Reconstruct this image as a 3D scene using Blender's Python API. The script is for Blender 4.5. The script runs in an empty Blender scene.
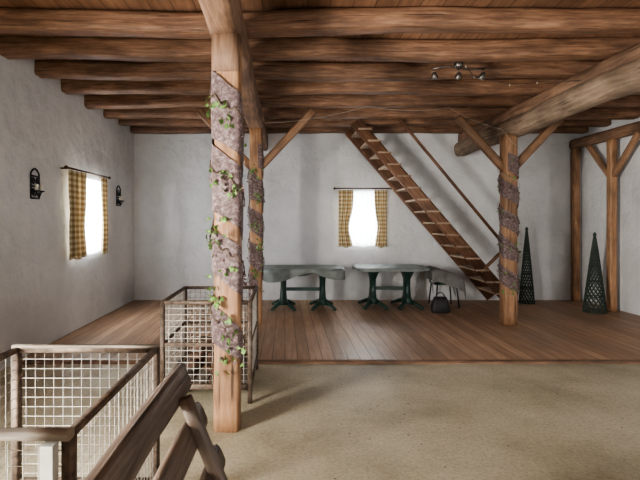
import bpy, bmesh, math, random
from mathutils import Vector, Matrix, noise
random.seed(7)
scene=bpy.context.scene
COL=scene.collection
scene.view_settings.look='AgX - Medium High Contrast'

# ---------------------------------------------------------------- materials
def newmat(name):
    m=bpy.data.materials.new(name); m.use_nodes=True
    nt=m.node_tree; nt.nodes.clear()
    o=nt.nodes.new('ShaderNodeOutputMaterial'); b=nt.nodes.new('ShaderNodeBsdfPrincipled')
    nt.links.new(b.outputs[0],o.inputs[0])
    return m,nt,b
def N(nt,t,**k):
    n=nt.nodes.new(t)
    for a,v in k.items():
        if a.startswith('i_'): n.inputs[a[2:].replace('_',' ')].default_value=v
        else: setattr(n,a,v)
    return n
def ramp(nt,src,stops):
    r=nt.nodes.new('ShaderNodeValToRGB'); e=r.color_ramp.elements
    e[0].position=stops[0][0]; e[0].color=(*stops[0][1],1)
    e[1].position=stops[-1][0]; e[1].color=(*stops[-1][1],1)
    for p,c in stops[1:-1]:
        x=e.new(p); x.color=(*c,1)
    nt.links.new(src,r.inputs[0]); return r
def bump(nt,b,src,strength,dist=0.01):
    n=N(nt,'ShaderNodeBump'); n.inputs['Strength'].default_value=strength; n.inputs['Distance'].default_value=dist
    nt.links.new(src,n.inputs['Height']); nt.links.new(n.outputs[0],b.inputs['Normal'])
def mixc(nt,a,b_,fac,mode='MIX'):
    m=nt.nodes.new('ShaderNodeMix'); m.data_type='RGBA'; m.blend_type=mode
    for s,i in ((a,6),(b_,7)):
        if isinstance(s,tuple): m.inputs[i].default_value=(*s,1)
        else: nt.links.new(s,m.inputs[i])
    if isinstance(fac,(int,float)): m.inputs[0].default_value=fac
    else: nt.links.new(fac,m.inputs[0])
    return m.outputs[2]

def wood(name,dark,mid,light,rough=0.7,su=1.2,sv=14,bs=0.5,stain=0.5):
    m,nt,b=newmat(name)
    uv=N(nt,'ShaderNodeUVMap'); mp=N(nt,'ShaderNodeMapping'); mp.inputs['Scale'].default_value=(su,sv,1)
    nt.links.new(uv.outputs[0],mp.inputs[0])
    n1=N(nt,'ShaderNodeTexNoise',i_Scale=2.0,i_Detail=8.0,i_Roughness=0.65,i_Distortion=0.6); nt.links.new(mp.outputs[0],n1.inputs['Vector'])
    r=ramp(nt,n1.outputs[0],[(0.28,dark),(0.5,mid),(0.72,light)])
    n2=N(nt,'ShaderNodeTexNoise',i_Scale=2.2,i_Detail=4.0); nt.links.new(uv.outputs[0],n2.inputs['Vector'])
    r2=ramp(nt,n2.outputs[0],[(0.35,(1-stain,)*3),(0.6,(1,1,1))])
    c=mixc(nt,r.outputs[0],r2.outputs[0],1.0,'MULTIPLY')
    # long drying cracks
    mp2=N(nt,'ShaderNodeMapping'); mp2.inputs['Scale'].default_value=(0.9,22,1); nt.links.new(uv.outputs[0],mp2.inputs[0])
    n3=N(nt,'ShaderNodeTexNoise',i_Scale=1.6,i_Detail=2.0); nt.links.new(mp2.outputs[0],n3.inputs['Vector'])
    r3=ramp(nt,n3.outputs[0],[(0.30,(0.25,0.25,0.25)),(0.35,(1,1,1))])
    c=mixc(nt,c,r3.outputs[0],1.0,'MULTIPLY')
    oi=N(nt,'ShaderNodeObjectInfo'); r4=ramp(nt,oi.outputs['Random'],[(0,(0.78,0.78,0.78)),(1,(1.0,1.0,1.0))])
    c=mixc(nt,c,r4.outputs[0],1.0,'MULTIPLY')
    nt.links.new(c,b.inputs['Base Color']); b.inputs['Roughness'].default_value=rough
    bump(nt,b,n1.outputs[0],bs,0.008)
    return m
def flat(name,c,rough=0.6,metal=0.0,var=0.25,sc=18,bs=0.2):
    m,nt,b=newmat(name)
    tc=N(nt,'ShaderNodeTexCoord')
    n=N(nt,'ShaderNodeTexNoise',i_Scale=float(sc),i_Detail=5.0); nt.links.new(tc.outputs['Object'],n.inputs['Vector'])
    r=ramp(nt,n.outputs[0],[(0.3,tuple(x*(1-var) for x in c)),(0.7,tuple(min(1,x*(1+var)) for x in c))])
    nt.links.new(r.outputs[0],b.inputs['Base Color']); b.inputs['Roughness'].default_value=rough; b.inputs['Metallic'].default_value=metal
    bump(nt,b,n.outputs[0],bs,0.004)
    return m

def plaster(name,c1,c2):
    m,nt,b=newmat(name); tc=N(nt,'ShaderNodeTexCoord')
    n=N(nt,'ShaderNodeTexNoise',i_Scale=1.1,i_Detail=8.0,i_Roughness=0.6); nt.links.new(tc.outputs['Object'],n.inputs['Vector'])
    r=ramp(nt,n.outputs[0],[(0.3,c2),(0.6,c1)])
    n2=N(nt,'ShaderNodeTexNoise',i_Scale=14.0,i_Detail=8.0,i_Roughness=0.7); nt.links.new(tc.outputs['Object'],n2.inputs['Vector'])
    n3=N(nt,'ShaderNodeTexNoise',i_Scale=2.5,i_Detail=3.0); nt.links.new(tc.outputs['Object'],n3.inputs['Vector'])
    a=N(nt,'ShaderNodeMath',operation='MULTIPLY_ADD'); a.inputs[1].default_value=4.0
    nt.links.new(n3.outputs[0],a.inputs[0]); nt.links.new(n2.outputs[0],a.inputs[2])
    nt.links.new(r.outputs[0],b.inputs['Base Color']); b.inputs['Roughness'].default_value=0.9
    bump(nt,b,a.outputs[0],0.6,0.025)
    return m
M_plaster=plaster('plaster_limewash',(0.70,0.705,0.71),(0.56,0.565,0.57))

def concrete():
    m,nt,b=newmat('sandy_concrete'); tc=N(nt,'ShaderNodeTexCoord')
    n=N(nt,'ShaderNodeTexNoise',i_Scale=1.3,i_Detail=10.0,i_Roughness=0.62); nt.links.new(tc.outputs['Object'],n.inputs['Vector'])
    r=ramp(nt,n.outputs[0],[(0.3,(0.30,0.26,0.175)),(0.5,(0.44,0.39,0.275)),(0.7,(0.54,0.49,0.37))])
    n2=N(nt,'ShaderNodeTexNoise',i_Scale=38.0,i_Detail=8.0,i_Roughness=0.85); nt.links.new(tc.outputs['Object'],n2.inputs['Vector'])
    r2=ramp(nt,n2.outputs[0],[(0.36,(0.6,0.6,0.58)),(0.5,(1,1,1)),(0.66,(1.2,1.2,1.18))])
    c=mixc(nt,r.outputs[0],r2.outputs[0],1.0,'MULTIPLY')
    # fallen debris specks
    v=N(nt,'ShaderNodeTexVoronoi',i_Scale=7.0); nt.links.new(tc.outputs['Object'],v.inputs['Vector'])
    r3=ramp(nt,v.outputs['Distance'],[(0.05,(0.35,0.28,0.2)),(0.08,(1,1,1))])
    c=mixc(nt,c,r3.outputs[0],1.0,'MULTIPLY')
    nt.links.new(c,b.inputs['Base Color']); b.inputs['Roughness'].default_value=0.55
    bump(nt,b,n2.outputs[0],0.3,0.006)
    return m
M_conc=concrete()

def planks(name,w,c_d,c_l,rough,gap=0.03,ramp_r=None):
    """boards running along Y; board width w"""
    m,nt,b=newmat(name); tc=N(nt,'ShaderNodeTexCoord')
    s=N(nt,'ShaderNodeSeparateXYZ'); nt.links.new(tc.outputs['Object'],s.inputs[0])
    d=N(nt,'ShaderNodeMath',operation='DIVIDE'); d.inputs[1].default_value=w; nt.links.new(s.outputs[0],d.inputs[0])
    fl=N(nt,'ShaderNodeMath',operation='FLOOR'); nt.links.new(d.outputs[0],fl.inputs[0])
    fr=N(nt,'ShaderNodeMath',operation='FRACT'); nt.links.new(d.outputs[0],fr.inputs[0])
    wn=N(nt,'ShaderNodeTexWhiteNoise',noise_dimensions='1D'); nt.links.new(fl.outputs[0],wn.inputs['W'])
    yo=N(nt,'ShaderNodeMath',operation='MULTIPLY_ADD'); yo.inputs[1].default_value=17.0
    nt.links.new(wn.outputs[0],yo.inputs[0]); nt.links.new(s.outputs[1],yo.inputs[2])
    cb=N(nt,'ShaderNodeCombineXYZ'); 
    mx=N(nt,'ShaderNodeMath',operation='MULTIPLY'); mx.inputs[1].default_value=14.0; nt.links.new(s.outputs[0],mx.inputs[0])
    nt.links.new(mx.outputs[0],cb.inputs[0]); nt.links.new(yo.outputs[0],cb.inputs[1])
    n=N(nt,'ShaderNodeTexNoise',i_Scale=1.8,i_Detail=7.0,i_Roughness=0.6,i_Distortion=0.5); nt.links.new(cb.outputs[0],n.inputs['Vector'])
    r=ramp(nt,n.outputs[0],[(0.3,c_d),(0.7,c_l)])
    rt=ramp(nt,wn.outputs[0],[(0,(0.68,0.66,0.64)),(1,(1.0,1.0,1.0))])
    c=mixc(nt,r.outputs[0],rt.outputs[0],1.0,'MULTIPLY')
    g1=ramp(nt,fr.outputs[0],[(0.0,(0.15,0.12,0.1)),(gap,(1,1,1)),(1-gap,(1,1,1)),(1.0,(0.15,0.12,0.1))])
    c=mixc(nt,c,g1.outputs[0],1.0,'MULTIPLY')
    n2=N(nt,'ShaderNodeTexNoise',i_Scale=0.9,i_Detail=5.0); nt.links.new(tc.outputs['Object'],n2.inputs['Vector'])
    rr=ramp(nt,n2.outputs[0],[(0.35,(0.72,0.72,0.72)),(0.65,(1.05,1.05,1.05))])
    c=mixc(nt,c,rr.outputs[0],1.0,'MULTIPLY')
    nt.links.new(c,b.inputs['Base Color'])
    ro=ramp(nt,n2.outputs[0],[(0.3,(rough-.08,)*3),(0.7,(rough+.1,)*3)]); nt.links.new(ro.outputs[0],b.inputs['Roughness'])
    bump(nt,b,g1.outputs[0],0.4,0.004)
    return m
M_floorwood=planks('floor_boards_wood',0.14,(0.38,0.225,0.135),(0.60,0.40,0.26),0.48,gap=0.045)
M_ceilwood=planks('ceiling_boards_wood',0.2,(0.19,0.095,0.052),(0.37,0.20,0.115),0.8)

M_joist=wood('joist_wood_redbrown',(0.085,0.042,0.026),(0.22,0.115,0.066),(0.37,0.22,0.135),0.65,su=1.6,sv=20,bs=.8,stain=.4)
M_girder=wood('girder_wood',(0.12,0.064,0.04),(0.26,0.15,0.092),(0.40,0.255,0.165),0.7)
M_log=wood('grey_log_wood',(0.14,0.095,0.062),(0.29,0.205,0.14),(0.43,0.325,0.24),0.75)
M_post=wood('post_wood_orange',(0.20,0.10,0.05),(0.41,0.225,0.12),(0.57,0.35,0.205),0.6,stain=0.45)
M_brace=wood('brace_wood',(0.15,0.078,0.042),(0.31,0.175,0.10),(0.44,0.275,0.165),0.6,stain=0.4)
M_stair=wood('stair_wood',(0.10,0.048,0.028),(0.21,0.105,0.06),(0.32,0.18,0.105),0.6)
M_tread=wood('stair_tread_wood',(0.30,0.20,0.13),(0.46,0.33,0.23),(0.60,0.46,0.34),0.6)
M_bench=wood('bench_wood',(0.055,0.036,0.025),(0.14,0.095,0.066),(0.27,0.195,0.145),0.5,stain=0.5,sv=20)
M_rail=wood('grey_rail_wood',(0.14,0.11,0.085),(0.26,0.215,0.17),(0.38,0.325,0.265),0.7)
M_bark=wood('firewood_bark',(0.04,0.022,0.014),(0.13,0.07,0.042),(0.24,0.14,0.09),0.85)
M_dark=wood('dark_rod_wood',(0.04,0.02,0.01),(0.08,0.04,0.02),(0.12,0.06,0.04),0.6)
M_frame=flat('rusty_brown_steel',(0.11,0.08,0.06),0.6,0.5,0.5,25)
M_wire=flat('galvanised_wire',(0.46,0.43,0.38),0.5,0.3,0.3,30)
M_galv=flat('galvanised_post',(0.50,0.49,0.45),0.5,0.4,0.2,12)
M_iron=flat('black_wrought_iron',(0.025,0.025,0.027),0.5,0.6,0.3,20)
M_green=flat('dark_green_plastic',(0.018,0.050,0.038),0.35,0,0.15,9)
M_cloth=flat('grey_green_tablecloth',(0.17,0.19,0.18),0.6,0,0.25,7)
M_tarp=flat('grey_tarp',(0.15,0.145,0.14),0.75,0,0.3,9)
M_rubber=flat('black_fabric',(0.02,0.02,0.02),0.6)
M_cone=flat('dark_wicker',(0.030,0.045,0.035),0.7,0,0.4,30)
M_leaf=flat('ivy_leaf_green',(0.13,0.24,0.06),0.55,0,0.5,30)
M_leafd=flat('dry_leaf_purple',(0.19,0.12,0.12),0.7,0,0.4,30)
M_stem=flat('vine_stem',(0.10,0.07,0.04),0.8)
M_wframe=flat('window_frame_paint',(0.55,0.50,0.42),0.5)
M_candle=flat('candle_wax',(0.75,0.70,0.60),0.4)
M_cord=flat('light_cord',(0.35,0.32,0.27),0.5)
M_chrome=flat('spot_metal',(0.10,0.09,0.08),0.35,0.8)
M_bulb=flat('frosted_bulb',(0.9,0.9,0.85),0.3)
M_ground=flat('outdoor_gravel',(0.5,0.48,0.42),0.9,0,0.2,3)

def ribbonmat():
    m,nt,b=newmat('lace_fabric_wrap'); tc=N(nt,'ShaderNodeTexCoord')
    n=N(nt,'ShaderNodeTexNoise',i_Scale=30.0,i_Detail=9.0,i_Roughness=0.85); nt.links.new(tc.outputs['Object'],n.inputs['Vector'])
    r=ramp(nt,n.outputs[0],[(0.36,(0.045,0.028,0.027)),(0.5,(0.14,0.095,0.092)),(0.58,(0.26,0.20,0.20)),(0.66,(0.58,0.53,0.52))])
    nt.links.new(r.outputs[0],b.inputs['Base Color']); b.inputs['Roughness'].default_value=0.85
    bump(nt,b,n.outputs[0],0.5,0.01); return m
M_ribbon=ribbonmat()
def gingham():
    m,nt,b=newmat('yellow_gingham_fabric'); uv=N(nt,'ShaderNodeUVMap'); s=N(nt,'ShaderNodeSeparateXYZ'); nt.links.new(uv.outputs[0],s.inputs[0])
    outs=[]
    for i in (0,1):
        a=N(nt,'ShaderNodeMath',operation='MULTIPLY'); a.inputs[1].default_value=13.0; nt.links.new(s.outputs[i],a.inputs[0])
        f=N(nt,'ShaderNodeMath',operation='FRACT'); nt.links.new(a.outputs[0],f.inputs[0])
        g=N(nt,'ShaderNodeMath',operation='GREATER_THAN'); g.inputs[1].default_value=0.5; nt.links.new(f.outputs[0],g.inputs[0]); outs.append(g)
    ad=N(nt,'ShaderNodeMath',operation='ADD'); nt.links.new(outs[0].outputs[0],ad.inputs[0]); nt.links.new(outs[1].outputs[0],ad.inputs[1])
    h=N(nt,'ShaderNodeMath',operation='MULTIPLY'); h.inputs[1].default_value=0.5; nt.links.new(ad.outputs[0],h.inputs[0])
    r=ramp(nt,h.outputs[0],[(0.0,(0.66,0.60,0.45)),(0.5,(0.47,0.37,0.22)),(1.0,(0.30,0.21,0.11))])
    nt.links.new(r.outputs[0],b.inputs['Base Color']); b.inputs['Roughness'].default_value=0.9
    tr=N(nt,'ShaderNodeBsdfTranslucent'); nt.links.new(r.outputs[0],tr.inputs[0])
    mx=N(nt,'ShaderNodeMixShader'); mx.inputs[0].default_value=0.25
    nt.links.new(b.outputs[0],mx.inputs[1]); nt.links.new(tr.outputs[0],mx.inputs[2])
    o=[n for n in nt.nodes if n.type=='OUTPUT_MATERIAL'][0]; nt.links.new(mx.outputs[0],o.inputs[0])
    return m
M_gingham=gingham()
def sheer():
    m,nt,b=newmat('white_sheer_fabric'); b.inputs['Base Color'].default_value=(0.9,0.9,0.88,1)
    tr=N(nt,'ShaderNodeBsdfTranslucent'); tr.inputs[0].default_value=(0.9,0.9,0.9,1)
    tp=N(nt,'ShaderNodeBsdfTransparent'); 
    a=N(nt,'ShaderNodeMixShader'); a.inputs[0].default_value=0.6; nt.links.new(b.outputs[0],a.inputs[1]); nt.links.new(tr.outputs[0],a.inputs[2])
    c=N(nt,'ShaderNodeMixShader'); c.inputs[0].default_value=0.35; nt.links.new(a.outputs[0],c.inputs[1]); nt.links.new(tp.outputs[0],c.inputs[2])
    o=[n for n in nt.nodes if n.type=='OUTPUT_MATERIAL'][0]; nt.links.new(c.outputs[0],o.inputs[0]); return m
M_sheer=sheer()

# ---------------------------------------------------------------- mesh builder
class B:
    def __init__(s): s.bm=bmesh.new(); s.mats=[]; s.uv=s.bm.loops.layers.uv.new('UVMap')
    def mi(s,m):
        if m not in s.mats: s.mats.append(m)
        return s.mats.index(m)
    def sweep(s,rings,uvs_u,mat,closed=True,caps=True,smooth=True,vper=None):
        mi=s.mi(mat); V=[[s.bm.verts.new(p) for p in r] for r in rings]; n=len(rings[0])
        vo=random.random()*7
        per=[0]
        for j in range(n): per.append(per[-1]+(Vector(rings[0][(j+1)%n])-Vector(rings[0][j])).length)
        for i in range(len(V)-1):
            for j in range(n if closed else n-1):
                k=(j+1)%n
                try: f=s.bm.faces.new((V[i][j],V[i][k],V[i+1][k],V[i+1][j]))
                except ValueError: continue
                f.material_index=mi; f.smooth=smooth
                for l,(u,v) in zip(f.loops,((uvs_u[i],per[j]),(uvs_u[i],per[j+1]),(uvs_u[i+1],per[j+1]),(uvs_u[i+1],per[j]))):
                    l[s.uv].uv=(u,v+vo)
        if caps and closed:
            for r,u in ((V[0],uvs_u[0]),(V[-1],uvs_u[-1])):
                try: f=s.bm.faces.new(r)
                except ValueError: continue
                f.material_index=mi
                for q,l in enumerate(f.loops): l[s.uv].uv=(u+0.1*math.cos(q),vo+0.1*math.sin(q))
        return V
    def frame(s,d,up=Vector((0,0,1))):
        d=d.normalized()
        if abs(d.dot(up))>0.95: up=Vector((0,1,0))
        a=d.cross(up).normalized(); b=a.cross(d).normalized(); return a,b
    def beam(s,p0,p1,w,h,mat,p=5,seg=16,nseg=None,rough=0.0,wob=0.0,taper=1.0,up=Vector((0,0,1)),smooth=True):
        p0=Vector(p0);p1=Vector(p1); d=p1-p0; L=d.length; a,b=s.frame(d,up)
        nseg=nseg or max(1,int(L/0.12) if (rough or wob) else 1); sd=Vector((random.random()*50,random.random()*50,0))
        rings=[];us=[];uo=random.random()*20
        for i in range(nseg+1):
            t=i/nseg; c=p0+d*t; k=1+(taper-1)*t
            if wob: c=c+a*wob*noise.noise(sd+Vector((t*L*0.5,0,0)))+b*wob*noise.noise(sd+Vector((t*L*0.5,9,0)))
            r=[]
            for j in range(seg):
                an=2*math.pi*(j+0.5)/seg; ca,sa=math.cos(an),math.sin(an)
                q=(abs(ca)**p+abs(sa)**p)**(-1/p)
                rr=1+(rough*noise.noise(sd+Vector((t*L*2.2,ca*1.5,sa*1.5))) if rough else 0)
                r.append(c+a*ca*q*w/2*k*rr+b*sa*q*h/2*k*rr)
            rings.append(r);us.append(t*L+uo)
        s.sweep(rings,us,mat,smooth=smooth)
    def box(s,p0,p1,w,h,mat,up=Vector((0,0,1))):
        p0=Vector(p0);p1=Vector(p1);d=p1-p0;a,b=s.frame(d,up); uo=random.random()*20
        rings=[[c+a*x*w/2+b*y*h/2 for x,y in ((-1,-1),(1,-1),(1,1),(-1,1))] for c in (p0,p1)]
        s.sweep(rings,[uo,uo+d.length],mat,smooth=False)
    def aabb(s,x0,x1,y0,y1,z0,z1,mat):
        dx,dy,dz=x1-x0,y1-y0,z1-z0; cx,cy,cz=(x0+x1)/2,(y0+y1)/2,(z0+z1)/2
        if dx>=dy and dx>=dz: s.box((x0,cy,cz),(x1,cy,cz),dy,dz,mat)
        elif dy>=dz: s.box((cx,y0,cz),(cx,y1,cz),dx,dz,mat)
        else: s.box((cx,cy,z0),(cx,cy,z1),dx,dy,mat,up=Vector((0,1,0)))
    def tube(s,pts,r,mat,seg=6,r1=None):
        pts=[Vector(p) for p in pts]; rings=[];us=[];u=0;n=len(pts)
        for i,p in enumerate(pts):
            d=(pts[min(i+1,n-1)]-pts[max(i-1,0)])
            a,b=s.frame(d); 
            if i and a.dot(pa)<0: a,b=-a,-b
            pa=a
            rr=r if r1 is None else r+(r1-r)*i/(n-1)
            rings.append([p+a*math.cos(2*math.pi*j/seg)*rr+b*math.sin(2*math.pi*j/seg)*rr for j in range(seg)])
            if i: u+=(p-pts[i-1]).length
            us.append(u)
        s.sweep(rings,us,mat)
    def lathe(s,c,prof,mat,seg=16,axis=None):
        """prof: list of (r,z) ; axis optional matrix"""
        c=Vector(c);rings=[]
        for r,z in prof:
            ring=[]
            for j in range(seg):
                v=Vector((math.cos(2*math.pi*j/seg)*r,math.sin(2*math.pi*j/seg)*r,z))
                if axis: v=axis@v
                ring.append(c+v)
            rings.append(ring)
        s.sweep(rings,[z for r,z in prof],mat)
    def grid(s,fn,nu,nv,mat,uvs=(1,1)):
        mi=s.mi(mat);V=[[s.bm.verts.new(fn(i/nu,j/nv)) for j in range(nv+1)] for i in range(nu+1)]
        for i in range(nu):
            for j in range(nv):
                f=s.bm.faces.new((V[i][j],V[i+1][j],V[i+1][j+1],V[i][j+1])); f.material_index=mi; f.smooth=True
                for l,(a,b) in zip(f.loops,((i,j),(i+1,j),(i+1,j+1),(i,j+1))): l[s.uv].uv=(a/nu*uvs[0],b/nv*uvs[1])
    def done(s,name,solid=0,bevel=0,recalc=True):
        if recalc: bmesh.ops.recalc_face_normals(s.bm,faces=s.bm.faces)
        me=bpy.data.meshes.new(name); s.bm.to_mesh(me); s.bm.free()
        for m in s.mats: me.materials.append(m)
        o=bpy.data.objects.new(name,me); COL.objects.link(o)
        if solid:
            k=o.modifiers.new('Solidify','SOLIDIFY'); k.thickness=solid
        if bevel:
            k=o.modifiers.new('Bevel','BEVEL'); k.width=bevel; k.segments=2; k.limit_method='ANGLE'
        return o

XL,XR,YB,YF=-2.96,5.80,9.06,-3.0
ZC=3.47; EDGE=5.04
# ---------------------------------------------------------------- room shell
b=B(); b.aabb(XL-.4,XR+.4,YF-.4,EDGE,-.2,0,M_conc); b.done('floor')
b=B(); b.aabb(XL,XR,EDGE+.1,YB,-.2,0.02,M_floorwood); b.done('floor_boards')
b=B(); b.beam((XL,EDGE+.05,-.03),(XR,EDGE+.05,-.03),.1,.11,M_girder,p=9); b.done('trim_1')
b=B(); b.aabb(XL-.4,XR+.4,YF-.4,YB+.4,ZC,ZC+.15,M_ceilwood); b.done('ceiling')

def wall(name,ax,c0,c1,a0,a1,holes):
    b=B(); cuts=sorted(set([a0,a1]+[h[0] for h in holes]+[h[1] for h in holes]))
    for u0,u1 in zip(cuts[:-1],cuts[1:]):
        hs=[h for h in holes if h[0]<=u0+1e-6 and h[1]>=u1-1e-6]
        segs=[(0,ZC)]
        if hs: segs=[(0,hs[0][2]),(hs[0][3],ZC)]
        for z0,z1 in segs:
            if z1-z0<1e-4: continue
            if ax=='x': b.aabb(u0,u1,c0,c1,z0,z1,M_plaster)
            else: b.aabb(c0,c1,u0,u1,z0,z1,M_plaster)
    return b.done(name)
LW=(6.42,7.45,1.10,2.20); BW=(1.14,1.86,1.10,2.14); LD=(0.1,1.3,0,2.1); FO=(1.6,3.6,0,2.4); RW=(1.0,3.0,0.9,2.3)  # front wall opening is invented, out of view, to let fill light in
wall('wall_left','y',XL-.4,XL,YF,YB+.4,[LW,LD])
wall('wall_back','x',YB,YB+.4,XL,XR,[BW])
wall('wall_right','y',XR,XR+.4,YF,YB+.4,[RW])
wall('wall_front','x',YF-.4,YF,XL,XR,[FO])
b=B(); b.aabb(-14,18,-14,-3.4,-.3,-.05,M_ground); b.aabb(-14,XL-.4,-3.4,14,-.3,-.05,M_ground); b.aabb(XR+.4,18,-3.4,14,-.3,-.05,M_ground); b.aabb(XL-.4,XR+.4,YB+.4,14,-.3,-.05,M_ground); b.done('ground')

def window(name,ax,c,h):
    b=B(); u0,u1,z0,z1=h; w=.05
    P=(lambda u,z:(u,c,z)) if ax=='x' else (lambda u,z:(c,u,z))
    um=(u0+u1)/2
    for a,q in ((P(u0+w/2,z0),P(u0+w/2,z1)),(P(u1-w/2,z0),P(u1-w/2,z1)),(P(um,z0),P(um,z1))): b.box(a,q,w,w,M_wframe)
    for z in (z0+w/2,z1-w/2,z0+(z1-z0)*.62): b.box(P(u0,z),P(u1,z),w*.9,w*.9,M_wframe)
    return b.done(name)
window('window_1','y',XL-.25,LW); window('window_2','x',YB+.25,BW); window('window_3','y',XR+.25,RW)

# ---------------------------------------------------------------- curtains
def curtain(name,ax,c,u0,u1,z0,z1,mat,folds=4,amp=.03,gather=0.0,side=0,fl=1.0):
    b=B()
    def f(s,t):
        z=z0+(z1-z0)*t
        g=gather*math.exp(-((t-.35)/.25)**2)
        w=(u1-u0)*(1-g); uu=(u0 if side<=0 else u1-w)+w*s
        off=amp*math.sin(s*folds*2*math.pi+.6*math.sin(t*5))*(0.6+.4*(1-t))
        zz=z+ (0.015*math.sin(s*9) if t==0 else 0)
        return (uu,c+off,zz) if ax=='x' else (c+off,uu,zz)
    b.grid(f,folds*10,16,mat,uvs=((u1-u0)*1.6*fl,(z1-z0)*fl)); return b.done(name,solid=.003,recalc=False)
curtain('curtain','y',XL+.13,6.06,6.62,1.05,2.24,M_gingham,folds=4,amp=.035,gather=.2,side=-1)
curtain('curtain','y',XL+.13,7.12,7.36,1.06,2.24,M_gingham,folds=3,amp=.03,gather=.1,side=1)
curtain('curtain','x',YB-.10,1.04,1.33,1.06,2.17,M_gingham,folds=3,amp=.025,gather=.3,side=-1)
curtain('curtain','x',YB-.10,1.73,1.98,1.06,2.17,M_gingham,folds=3,amp=.025,gather=.25,side=1)
curtain('sheer_curtain','x',YB-.05,1.18,1.82,1.08,2.16,M_sheer,folds=7,amp=.012)
curtain('sheer_curtain','y',XL+.05,6.45,7.42,1.08,2.19,M_sheer,folds=7,amp=.012)
b=B(); b.tube([(XL+.13,5.98,2.26),(XL+.13,7.44,2.26)],.014,M_dark,8)
for y in (5.98,7.44): b.lathe((XL+.13,y,2.235),[(.005,0),(.024,.012),(.028,.025),(.02,.04),(.004,.05)],M_dark,10)
for y in (6.1,7.38): b.tube([(XL,y,2.26),(XL+.13,y,2.26)],.01,M_dark)
b.done('curtain_rod')
b=B(); b.tube([(.96,YB-.1,2.2),(2.06,YB-.1,2.2)],.014,M_dark,8)
for x in (.96,2.06): b.lathe((x,YB-.1,2.175),[(.005,0),(.024,.012),(.028,.025),(.02,.04),(.004,.05)],M_dark,10)
for x in (1.06,1.96): b.tube([(x,YB,2.2),(x,YB-.1,2.2)],.01,M_dark)
b.done('curtain_rod')

# ---------------------------------------------------------------- timber frame
for y in (-1.9,-1.2,-.5,.18,.85,1.5,2.17,2.84,3.5,4.2,4.88,5.54,6.2,6.9,7.64,8.29,8.93):
    b=B(); h=random.uniform(.185,.20); zb=3.27; w=random.uniform(.16,.19)
    b.beam((XL-.02,y,zb+h/2),(XR+.02,y,zb+h/2),w,h,M_joist,p=8,rough=.10,wob=.035,nseg=110,seg=24)
    b.done('ceiling_joist')
GZ=2.93
b=B(); b.beam((-.45,YF,GZ+.165),(-.45,YB+.02,GZ+.165),.23,.31,M_girder,p=6,rough=.09,wob=.02,seg=24); b.done('ceiling_girder')
b=B(); b.beam((3.43,YF,2.97),(3.43,YB+.02,2.97),.26,.29,M_log,p=2.6,rough=.12,wob=.06,seg=20)
# levelling timber between the log and the joists
b.beam((3.47,YF,3.19),(3.47,YB+.01,3.19),.16,.19,M_girder,p=7,rough=.06)
b.done('ceiling_girder')
b=B(); b.beam((5.64,YF,3.06),(5.64,YB,3.06),.15,.18,M_girder,p=5,rough=.06); b.done('ceiling_girder')

def post(x,y,w,z0=0,z1=GZ+.02,mat=M_post,rough=.05):
    b=B(); b.beam((x,y,z0),(x,y,z1),w,w,mat,p=8,rough=rough,wob=.01,seg=24)
    return b
b=post(-.435,3.50,.195)
b.beam((-.44,3.50,2.66),(-.44,3.50,2.94),.215,.215,M_girder,p=7,rough=.04,seg=24); b.done('timber_post')
def braces(b,x,y,dx=.78,zt=3.2,zb=2.38):
    for sg in (-1,1):
        b.beam((x+sg*.06,y,zb-.02),(x+sg*dx,y,zt),.09,.115,M_brace,p=5,rough=.06,wob=.02)
b=post(-.435,6.95,.19,z0=.02); braces(b,-.435,6.95,.85,3.22,2.38); b.done('timber_post')
b=post(3.36,6.95,.20,z0=.02,z1=2.86); braces(b,3.36,6.95,.78,3.12,2.36); b.done('timber_post')
b=post(5.62,7.95,.12,z0=.02,z1=2.97)
for sg in (-1,1): b.beam((5.62,7.95+sg*.05,2.35),(5.62,7.95+sg*.62,2.98),.08,.10,M_brace,p=5,rough=.05)
b.done('timber_post')
b=post(5.64,8.97,.12,z0=.02,z1=2.97); b.done('timber_post')
b=post(5.62,5.2,.13,z0=.02,z1=2.97)
for sg in (-1,1): b.beam((5.62,5.2+sg*.05,2.35),(5.62,5.2+sg*.62,2.98),.08,.10,M_brace,p=5,rough=.05)
b.done('timber_post')

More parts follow.
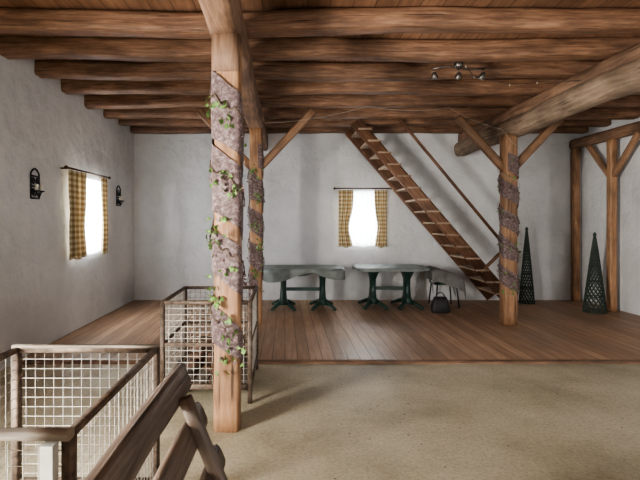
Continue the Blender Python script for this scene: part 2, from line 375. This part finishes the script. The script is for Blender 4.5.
# ---------------------------------------------------------------- garlands on the posts
def garland(x,y,w,z0,z1,turns,leaves,rib=.13,seed=1,density=14,wide=0.0):
    random.seed(seed); b=B(); R=w/2+.007
    def pos(an,z,r=R,p=5.5):
        ca,sa=math.cos(an),math.sin(an); q=(abs(ca)**p+abs(sa)**p)**(-1/p)
        return Vector((x+ca*q*r,y+sa*q*r,z))
    n=int(turns*40)
    rows=[]
    for i in range(n+1):
        t=i/n; an=-2*math.pi*turns*t+seed; z=z0+(z1-z0)*t
        hw=rib*(.9+.35*noise.noise(Vector((t*12,seed,0)))+wide*min(1,max(0,(t-.3)*2.5)))
        rows.append([pos(an,z+hw*k,R+.003+.006*(1-abs(k))+.005*noise.noise(Vector((t*50,k*3,seed)))+.005*(i/n)) for k in (-1,-.66,-.33,0,.33,.66,1)])
    b.sweep(rows,[i*.03 for i in range(n+1)],M_ribbon,closed=False)
    pts=[]
    for i in range(n*2+1):
        t=i/(n*2); an=-2*math.pi*turns*t+seed+.8; pts.append(pos(an,z0+(z1-z0)*t+.02*math.sin(i*.9),R+.02))
    b.tube(pts,.004,M_stem,5)
    def leaf(c,s,mat):
        M=Matrix.Rotation(random.uniform(0,6.28),3,'Z')@Matrix.Rotation(random.uniform(.5,1.8),3,'X')@Matrix.Rotation(random.uniform(0,6.28),3,'Z')
        out=[(0,-.5),(.32,-.42),(.5,-.02),(.24,.08),(.2,.38),(0,.75),(-.2,.38),(-.24,.08),(-.5,-.02),(-.32,-.42)]
        mi=b.mi(mat); cv=b.bm.verts.new(c+M@Vector((0,0,.12*s)))
        vs=[b.bm.verts.new(c+M@Vector((u*s,v*s,0))) for u,v in out]
        for i in range(len(vs)):
            f=b.bm.faces.new((cv,vs[i],vs[(i+1)%len(vs)])); f.material_index=mi
    for (an,z,k) in leaves:
        for _ in range(int(density*k)):
            a2=an+random.gauss(0,.35); zz=z+random.gauss(0,.045*k); 
            leaf(pos(a2,zz,R+random.uniform(.015,.05)),random.uniform(.028,.05),M_leaf if random.random()<.88 else M_leafd)
    for _ in range(int(turns*9)):
        t=random.random(); an=-2*math.pi*turns*t+seed+random.gauss(0,.3)
        leaf(pos(an,z0+(z1-z0)*t+random.gauss(0,.04),R+.025),random.uniform(.025,.038),M_leafd if random.random()<.6 else M_leaf)
    return b.done('ivy_garland',recalc=False)
F=-math.pi/2
garland(-.435,3.50,.195,.34,2.60,4.2,[(F-.4,2.42,.9),(F+.2,2.27,.6),(F-.3,1.88,1),(F+.5,1.78,.5),(F-.2,1.55,.5),(F-.5,1.42,1),(F-.1,1.2,.5),(F-.4,.98,1),(F+.1,.72,1.2),(F+.1,.52,.9)],rib=.15,seed=3,wide=.75)
garland(-.435,6.95,.19,.5,2.55,4.0,[(F,2.3,1),(F+.3,1.95,1.2),(F,1.5,1),(F+.4,1.2,1),(F,.8,1)],rib=.2,seed=5)
garland(3.36,6.95,.20,.45,2.45,4.6,[(F,2.2,.8),(F+.3,1.2,.6),(F,.55,1)],rib=.15,seed=8,density=9)

random.seed(11)
# ---------------------------------------------------------------- stair
b=B()
SF=Vector((3.95,0,.02)); ST=Vector((1.22,0,3.30)); yN,yR=8.05,8.85
for y in (yN,yR): b.beam((SF.x,y,SF.z+.1),(ST.x,y,ST.z),.045,.20,M_stair,p=10,seg=16)
nst=16
for i in range(1,nst):
    t=i/nst; c=SF.lerp(ST,t)
    b.aabb(c.x-.12,c.x+.12,yN-.025,yR+.02,c.z+.06,c.z+.09,M_tread)
d=(ST-SF).normalized(); nrm=Vector((-d.z,0,d.x)); nrm= -nrm if nrm.z<0 else nrm
a=SF+nrm*.62+Vector((0,yN,0))+d*.85; e=ST+nrm*.62+Vector((0,yN,0))+d*-.2
b.beam(a,e,.04,.05,M_stair,p=4)
b.beam(SF+d*.85+Vector((0,yN,0)),a+d*.05,.05,.05,M_stair,p=5)
b.done('staircase')

# ---------------------------------------------------------------- tables
def table(x0,x1,y,seed,cloth=True):
    random.seed(seed); b=B(); zt=.74; hw=.42; xc=(x0+x1)/2; hx=(x1-x0)/2
    def outline(sx,sy,z,n=32,p=5):
        r=[]
        for j in range(n):
            an=2*math.pi*j/n; ca,sa=math.cos(an),math.sin(an); q=(abs(ca)**p+abs(sa)**p)**(-1/p); r.append(Vector((xc+ca*q*sx,y+sa*q*sy,z)))
        return r
    b.sweep([outline(hx-.03,hw-.03,zt-.05),outline(hx,hw,zt-.045),outline(hx,hw,zt-.012),outline(hx-.02,hw-.02,zt)],[0,.1,.2,.3],M_green)
    for px in (x0+hx*.5,x1-hx*.5):
        b.sweep([[Vector((px+sx*w,y+sy*dd,z)) for sx,sy in ((-1,-1),(0,-1.25),(1,-1),(1.25,0),(1,1),(0,1.25),(-1,1),(-1.25,0))] for w,dd,z in ((.07,.2,.10),(.05,.11,.2),(.042,.08,.38),(.045,.09,.52),(.07,.18,.64),(.10,.26,.70))],[0,.1,.2,.4,.5,.6],M_green)
        for sy in (-1,1):
            for sx in (-1,1):
                b.tube([(px,y+sy*.05,.14),(px+sx*.1,y+sy*.17,.10),(px+sx*.19,y+sy*.30,.045)],.04,M_green,8,r1=.028)
                b.lathe((px+sx*.19,y+sy*.30,.02),[(.03,0),(.034,.02),(.02,.04)],M_green,10)
    b.box((x0+hx*.5,y,.35),(x1-hx*.5,y,.35),.03,.06,M_green)
    if cloth:
        ov=lambda an: cloth*(.06+.10*abs(math.sin(an*1.5+seed))+.03*math.sin(an*5))
        rings=[]
        n=72
        for k in range(7):
            r=[]
            for j in range(n):
                an=2*math.pi*j/n; ca,sa=math.cos(an),math.sin(an); q=(abs(ca)**7+abs(sa)**7)**(-1/7)
                if k<3: s_=(.35,.75,1.0)[k]; z=zt+.006+.004*math.sin(j*.7)*(k<2); e=.012 if k==2 else 0
                else: s_=1; z=zt+.004-ov(an)*(k-2)/4; e=.02+.012*math.sin(j*1.1)*(k-2)/4
                r.append(Vector((xc+ca*q*(hx*s_+e),y+sa*q*(hw*s_+e),z)))
            rings.append(r)
        V=b.sweep(rings,[k*.1 for k in range(7)],M_cloth,caps=False)
        f=b.bm.faces.new(V[0]); f.material_index=b.mi(M_cloth)
    return b.done('garden_table')
table(-.38,1.02,8.28,2,1.2); table(1.28,2.52,8.40,4,.35)

# chair with a grey cloth thrown over it
b=B(); cx,cy=2.90,8.45
for sx in (-1,1):
    for sy in (-1,1): b.tube([(cx+sx*.21,cy+sy*.2,.02),(cx+sx*.17,cy+sy*.17,.42)],.014,M_iron,8)
b.beam((cx-.2,cy,.43),(cx+.2,cy,.43),.38,.03,M_green,p=6)
for sy in (-1,1):
    b.tube([(cx-.19,cy+sy*.17,.42),(cx-.24,cy+sy*.17,.70)],.014,M_iron,8)
    b.tube([(cx-.24,cy+sy*.2,.62),(cx+.18,cy+sy*.2,.56),(cx+.19,cy+sy*.18,.42)],.012,M_iron,8)
b.tube([(cx-.24,cy-.18,.70),(cx-.24,cy+.18,.70)],.014,M_iron,8)
def drape(s,t):
    path=[Vector((-.27,0,.50)),Vector((-.28,0,.715)),Vector((-.20,0,.73)),Vector((-.04,0,.68)),Vector((.14,0,.62)),Vector((.26,0,.56)),Vector((.31,0,.38))]
    k=s*(len(path)-1); i=min(int(k),len(path)-2); f=k-i; q=path[i].lerp(path[i+1],f*f*(3-2*f))
    v=(t-.5)*2; z=q.z-.24*max(0,abs(v)-.7)/.3
    z+=.025*noise.noise(Vector((s*5,t*4,1))); y=min(1,abs(v)/.8)*.25*(1 if v>0 else -1)*(1+.06*noise.noise(Vector((s*7,t*3,4))))
    return Vector((cx+q.x+.02*noise.noise(Vector((s*4,t*6,9))),cy+y,z))
b.grid(drape,36,28,M_tarp)
b.done('draped_chair')
b=B(); bx_,by_=2.62,7.80
rings=[]
for z,w,dd in ((0,.13,.07),(.02,.15,.085),(.12,.145,.08),(.22,.12,.055),(.27,.10,.02)):
    rings.append([Vector((bx_+math.copysign(abs(math.cos(a))**.5,math.cos(a))*w*(1+.08*noise.noise(Vector((a,z*9,0)))),by_+math.copysign(abs(math.sin(a))**.5,math.sin(a))*dd,.02+z)) for a in [2*math.pi*j/24 for j in range(24)]])
b.sweep(rings,[0,.1,.2,.3,.4],M_rubber)
b.tube([(bx_+.07*math.cos(a*math.pi/10),by_,.28+.08*math.sin(a*math.pi/10)) for a in range(11)],.009,M_rubber)
b.done('black_bag')

# ---------------------------------------------------------------- wicker obelisks
def obelisk(x,y,h,r,seed):
    random.seed(seed); b=B()
    rr=lambda t: r*(1-t)**.9+.012
    for k in range(14):
        for sg in (-1,1):
            pts=[]
            for i in range(40):
                t=i/39; an=2*math.pi*k/14+sg*t*5.5
                pts.append((x+rr(t)*math.cos(an),y+rr(t)*math.sin(an),.03+t*h))
            b.tube(pts,.008,M_cone,5)
    for t in (0,.2,.4,.6,.8):
        b.tube([(x+rr(t)*math.cos(a*math.pi/12),y+rr(t)*math.sin(a*math.pi/12),.03+t*h) for a in range(25)],.011,M_cone,6)
    b.lathe((x,y,.03+h),[(.014,-.03),(.022,0),(.03,.025),(.018,.05),(.003,.07)],M_cone,10)
    return b.done('wicker_obelisk')
obelisk(5.26,7.85,1.28,.16,1); obelisk(4.56,8.72,1.36,.12,2)

# ---------------------------------------------------------------- wire mesh pallet boxes
def gitter(x0,x1,y0,y1,zt,mode=0,r=.0028):
    b=B(); zb=.14; st=.05
    def panel(pa,pb):
        pa=Vector(pa);pb=Vector(pb);L=(pb-pa).length;n=int(L/st)
        for i in range(1,n):
            c=pa.lerp(pb,i/n); b.tube([(c.x,c.y,zb),(c.x,c.y,zt-.02)],r,M_wire,4)
        m=int((zt-zb)/st)
        for k in range(1,m):
            z=zb+(zt-zb)*k/m; b.tube([(pa.x,pa.y,z),(pb.x,pb.y,z)],r,M_wire,4)
        mid=zb+(zt-zb)*.5
        if mode==1: b.box((pa.x,pa.y,mid),(pb.x,pb.y,mid),.02,.03,M_frame)
    cs=[(x0,y0),(x1,y0),(x1,y1),(x0,y1)]
    for i in range(4):
        a,c=cs[i],cs[(i+1)%4]; panel((*a,0),(*c,0))
        b.beam((*a,zt),(*c,zt),.03,.03,M_frame,p=8); b.beam((*a,zb),(*c,zb),.035,.05,M_frame,p=8)
        b.beam((*a,0.0),(*a,zt+.01),.04,.04,M_frame,p=8)
    n=6
    for i in range(n):
        xa=x0+(x1-x0)*i/n+.01; xb=x0+(x1-x0)*(i+1)/n-.01; b.aabb(xa,xb,y0+.02,y1-.02,zb-.01,zb+.02,M_rail)
    return b
b=gitter(-1.05,-.30,3.96,4.86,.86,1,.0034)
# split logs and bark lying in the bottom of the crate
random.seed(21)
for k in range(26):
    z=.20+.045*(k//6); xx=-1.0+.04+random.uniform(.10,.52); yy=4.02+random.uniform(.12,.66)
    an=random.uniform(-.5,.5)+(math.pi/2 if k%2 else 0); L=random.uniform(.10,.16)
    hx,hy=math.cos(an)*L,math.sin(an)*L
    b.beam((xx-hx*.6,yy-hy,z),(xx+hx*.6,yy+hy,z+random.uniform(-.01,.03)),random.uniform(.06,.10),random.uniform(.04,.07),M_bark,p=2.6,seg=9,rough=.25,wob=.02)
b.done('wire_mesh_crate')
b=gitter(-1.45,-.70,1.50,2.50,.86,0,.0018)
b.beam((-1.52,1.47,.875),(-.68,1.47,.875),.05,.03,M_rail,p=6,rough=.06)
b.box((-.745,1.46,0),(-.745,1.46,.85),.04,.04,M_galv)
b.beam((-1.47,2.50,.878),(-.69,2.50,.878),.035,.016,M_rail,p=6,rough=.04)
b.done('wire_mesh_crate')

# ---------------------------------------------------------------- rustic bench
random.seed(5)
b=B()
y0,y1=.75,1.88
tilt=Vector((-.42,0,1)).normalized()
base=Vector((-.22,0,.45))
def bk(s,y): return base+tilt*s+Vector((0,y,0))
for s,w in ((.52,.10),(.345,.095),(.17,.09)):
    b.beam(bk(s,y0)+Vector((.01,0,0)),bk(s,y1)+Vector((.01,0,0)),.045,w,M_bench,p=5,rough=.14,wob=.03,up=tilt)
for y in (y0+.15,y1-.20):
    b.beam(bk(-.1,y)-Vector((-.05,0,0)),bk(.50,y)-Vector((-.05,0,0)),.05,.045,M_bench,p=5,rough=.06,up=Vector((0,1,0)))
    b.beam((-.24,y,0),(-.24,y,.43),.07,.08,M_bench,p=4,rough=.08)
    b.beam((.13,y,0),(.13,y,.42),.07,.08,M_bench,p=4,rough=.08)
    b.beam((-.30,y,.39),(.19,y,.39),.05,.07,M_bench,p=5)
for x in (-.16,-.02,.12):
    b.beam((x,y0,.45),(x,y1,.45),.125,.045,M_bench,p=5,rough=.06)
b.done('rustic_bench')

# ---------------------------------------------------------------- wall sconces
def sconce(y,z):
    b=B(); x=XL
    for s in (-1,1):
        b.tube([(x+.012,y+s*.09,z-.16),(x+.012,y+s*.09,z+.13),(x+.012,y+s*.05,z+.17),(x+.012,y,z+.19)],.011,M_iron,6)
        for c in (-.09,.04):
            b.tube([(x+.015,y+s*(.045+.035*math.cos(a*.5)*(1-a/24)),z+c+.045*math.sin(a*.5)*(1-a/24)) for a in range(20)],.009,M_iron,5)
    for dz in (-.16,-.02,.10): b.tube([(x+.012,y-.09,z+dz),(x+.012,y+.09,z+dz)],.011,M_iron)
    for s in (-.05,.05):
        b.tube([(x+.01,y+s,z-.12),(x+.04,y+s,z-.14),(x+.06,y+s,z-.09)],.008,M_iron,6)
        b.lathe((x+.06,y+s,z-.09),[(.012,0),(.035,.008),(.038,.02),(.02,.02)],M_iron,14)
        b.lathe((x+.06,y+s,z-.07),[(.02,0),(.02,.07),(.012,.075)],M_candle,12)
    b.done('wall_sconce')
sconce(5.45,1.99); sconce(8.19,2.0)

# ---------------------------------------------------------------- ceiling spot bar and string lights
b=B(); bx,by,bz=1.87,4.98,3.20
b.tube([(bx-.28,by,bz),(bx-.1,by,bz+.03),(bx+.1,by,bz-.01),(bx+.28,by,bz)],.010,M_chrome,8)
b.lathe((bx,by,bz),[(.03,0),(.05,.03),(.05,.07),(.03,.08)],M_chrome,16)
for dx in (-.26,0,.26):
    R=Matrix.Rotation(.5,3,'X')@Matrix.Rotation(dx,3,'Y')
    b.tube([(bx+dx,by,bz),(bx+dx,by,bz-.04)],.007,M_chrome)
    b.lathe((bx+dx,by,bz-.07),[(.034,-.04),(.038,-.03),(.032,0),(.018,.03),(.008,.035)],M_chrome,14,axis=R)
    b.lathe((bx+dx,by,bz-.07),[(.001,-.044),(.028,-.042),(.03,-.036)],M_bulb,14,axis=R)
b.done('ceiling_spotlight')
b=B(); pts=[]
anch=[(1.95,4.98,3.24),(2.3,5.4,3.24),(3.0,5.5,3.22),(3.9,5.0,3.22),(4.6,5.4,3.22),(5.5,6.2,3.2)]
for a,c in zip(anch[:-1],anch[1:]):
    for i in range(12):
        t=i/12; p=Vector(a).lerp(Vector(c),t); p.z-=.05*4*t*(1-t); pts.append(p)
b.tube(pts,.004,M_rubber,5)
for p in pts[::6]: b.lathe((p.x,p.y,p.z-.03),[(.002,0),(.007,.01),(.006,.02),(.003,.03)],M_cord,8)
b.done('string_lights')
b=B(); pts=[]
anch=[(-.3,6.78,3.0),(1.2,6.75,3.24),(2.4,6.75,3.22),(3.25,6.78,2.9)]
for a,c in zip(anch[:-1],anch[1:]):
    for i in range(12):
        t=i/12; p=Vector(a).lerp(Vector(c),t); p.z-=.05*4*t*(1-t); pts.append(p)
for i in range(60): 
    an=i*.42; pts.append(Vector((3.36+.155*math.cos(an+F),6.95+.155*math.sin(an+F),2.7-i*.035)))
b.tube(pts,.003,M_cord,5); b.done('string_lights')

# ---------------------------------------------------------------- lights
def area(name,loc,rot,sx,sy,e,col):
    l=bpy.data.lights.new(name,'AREA'); l.shape='RECTANGLE'; l.size=sx; l.size_y=sy; l.energy=e; l.color=col
    o=bpy.data.objects.new(name,l); o.location=loc; o.rotation_euler=rot; COL.objects.link(o); return o
H=math.pi/2
DAY=(0.90,0.95,1.0)
area('daylight_left_window',(XL-.38,(LW[0]+LW[1])/2,1.65),(0,-H,0),1.1,1.03,320,DAY)
area('daylight_back_window',(1.5,YB+.38,1.62),(-H,0,0),.72,1.04,130,DAY)
o=area('daylight_left_door',(XL-.5,.35,1.15),(0,0,0),.9,2.0,900,(1.0,.95,.88))
o.rotation_euler=Vector((1,.75,-.12)).to_track_quat('-Z','Y').to_euler()
area('fill_front_opening',(2.6,YF-.2,1.2),(H,0,0),2.0,2.4,140,(1.0,.97,.94))  # added fill lamp behind the camera, set in the invented front opening
area('daylight_right_window',(XR+.38,2.0,1.6),(0,H,0),1.4,2.0,50,DAY)
w=bpy.data.worlds.new('World'); scene.world=w; w.use_nodes=True
w.node_tree.nodes['Background'].inputs[0].default_value=(.85,.92,1,1); w.node_tree.nodes['Background'].inputs[1].default_value=2.0

# ---------------------------------------------------------------- camera
cd=bpy.data.cameras.new('camera'); cam=bpy.data.objects.new('camera',cd); COL.objects.link(cam)
cam.location=(0,0,1.55); cam.rotation_euler=(H,0,0); cd.sensor_width=36; cd.lens=26.0
cd.shift_x=35/640; cd.shift_y=-18/640; cd.clip_start=.05
scene.camera=cam
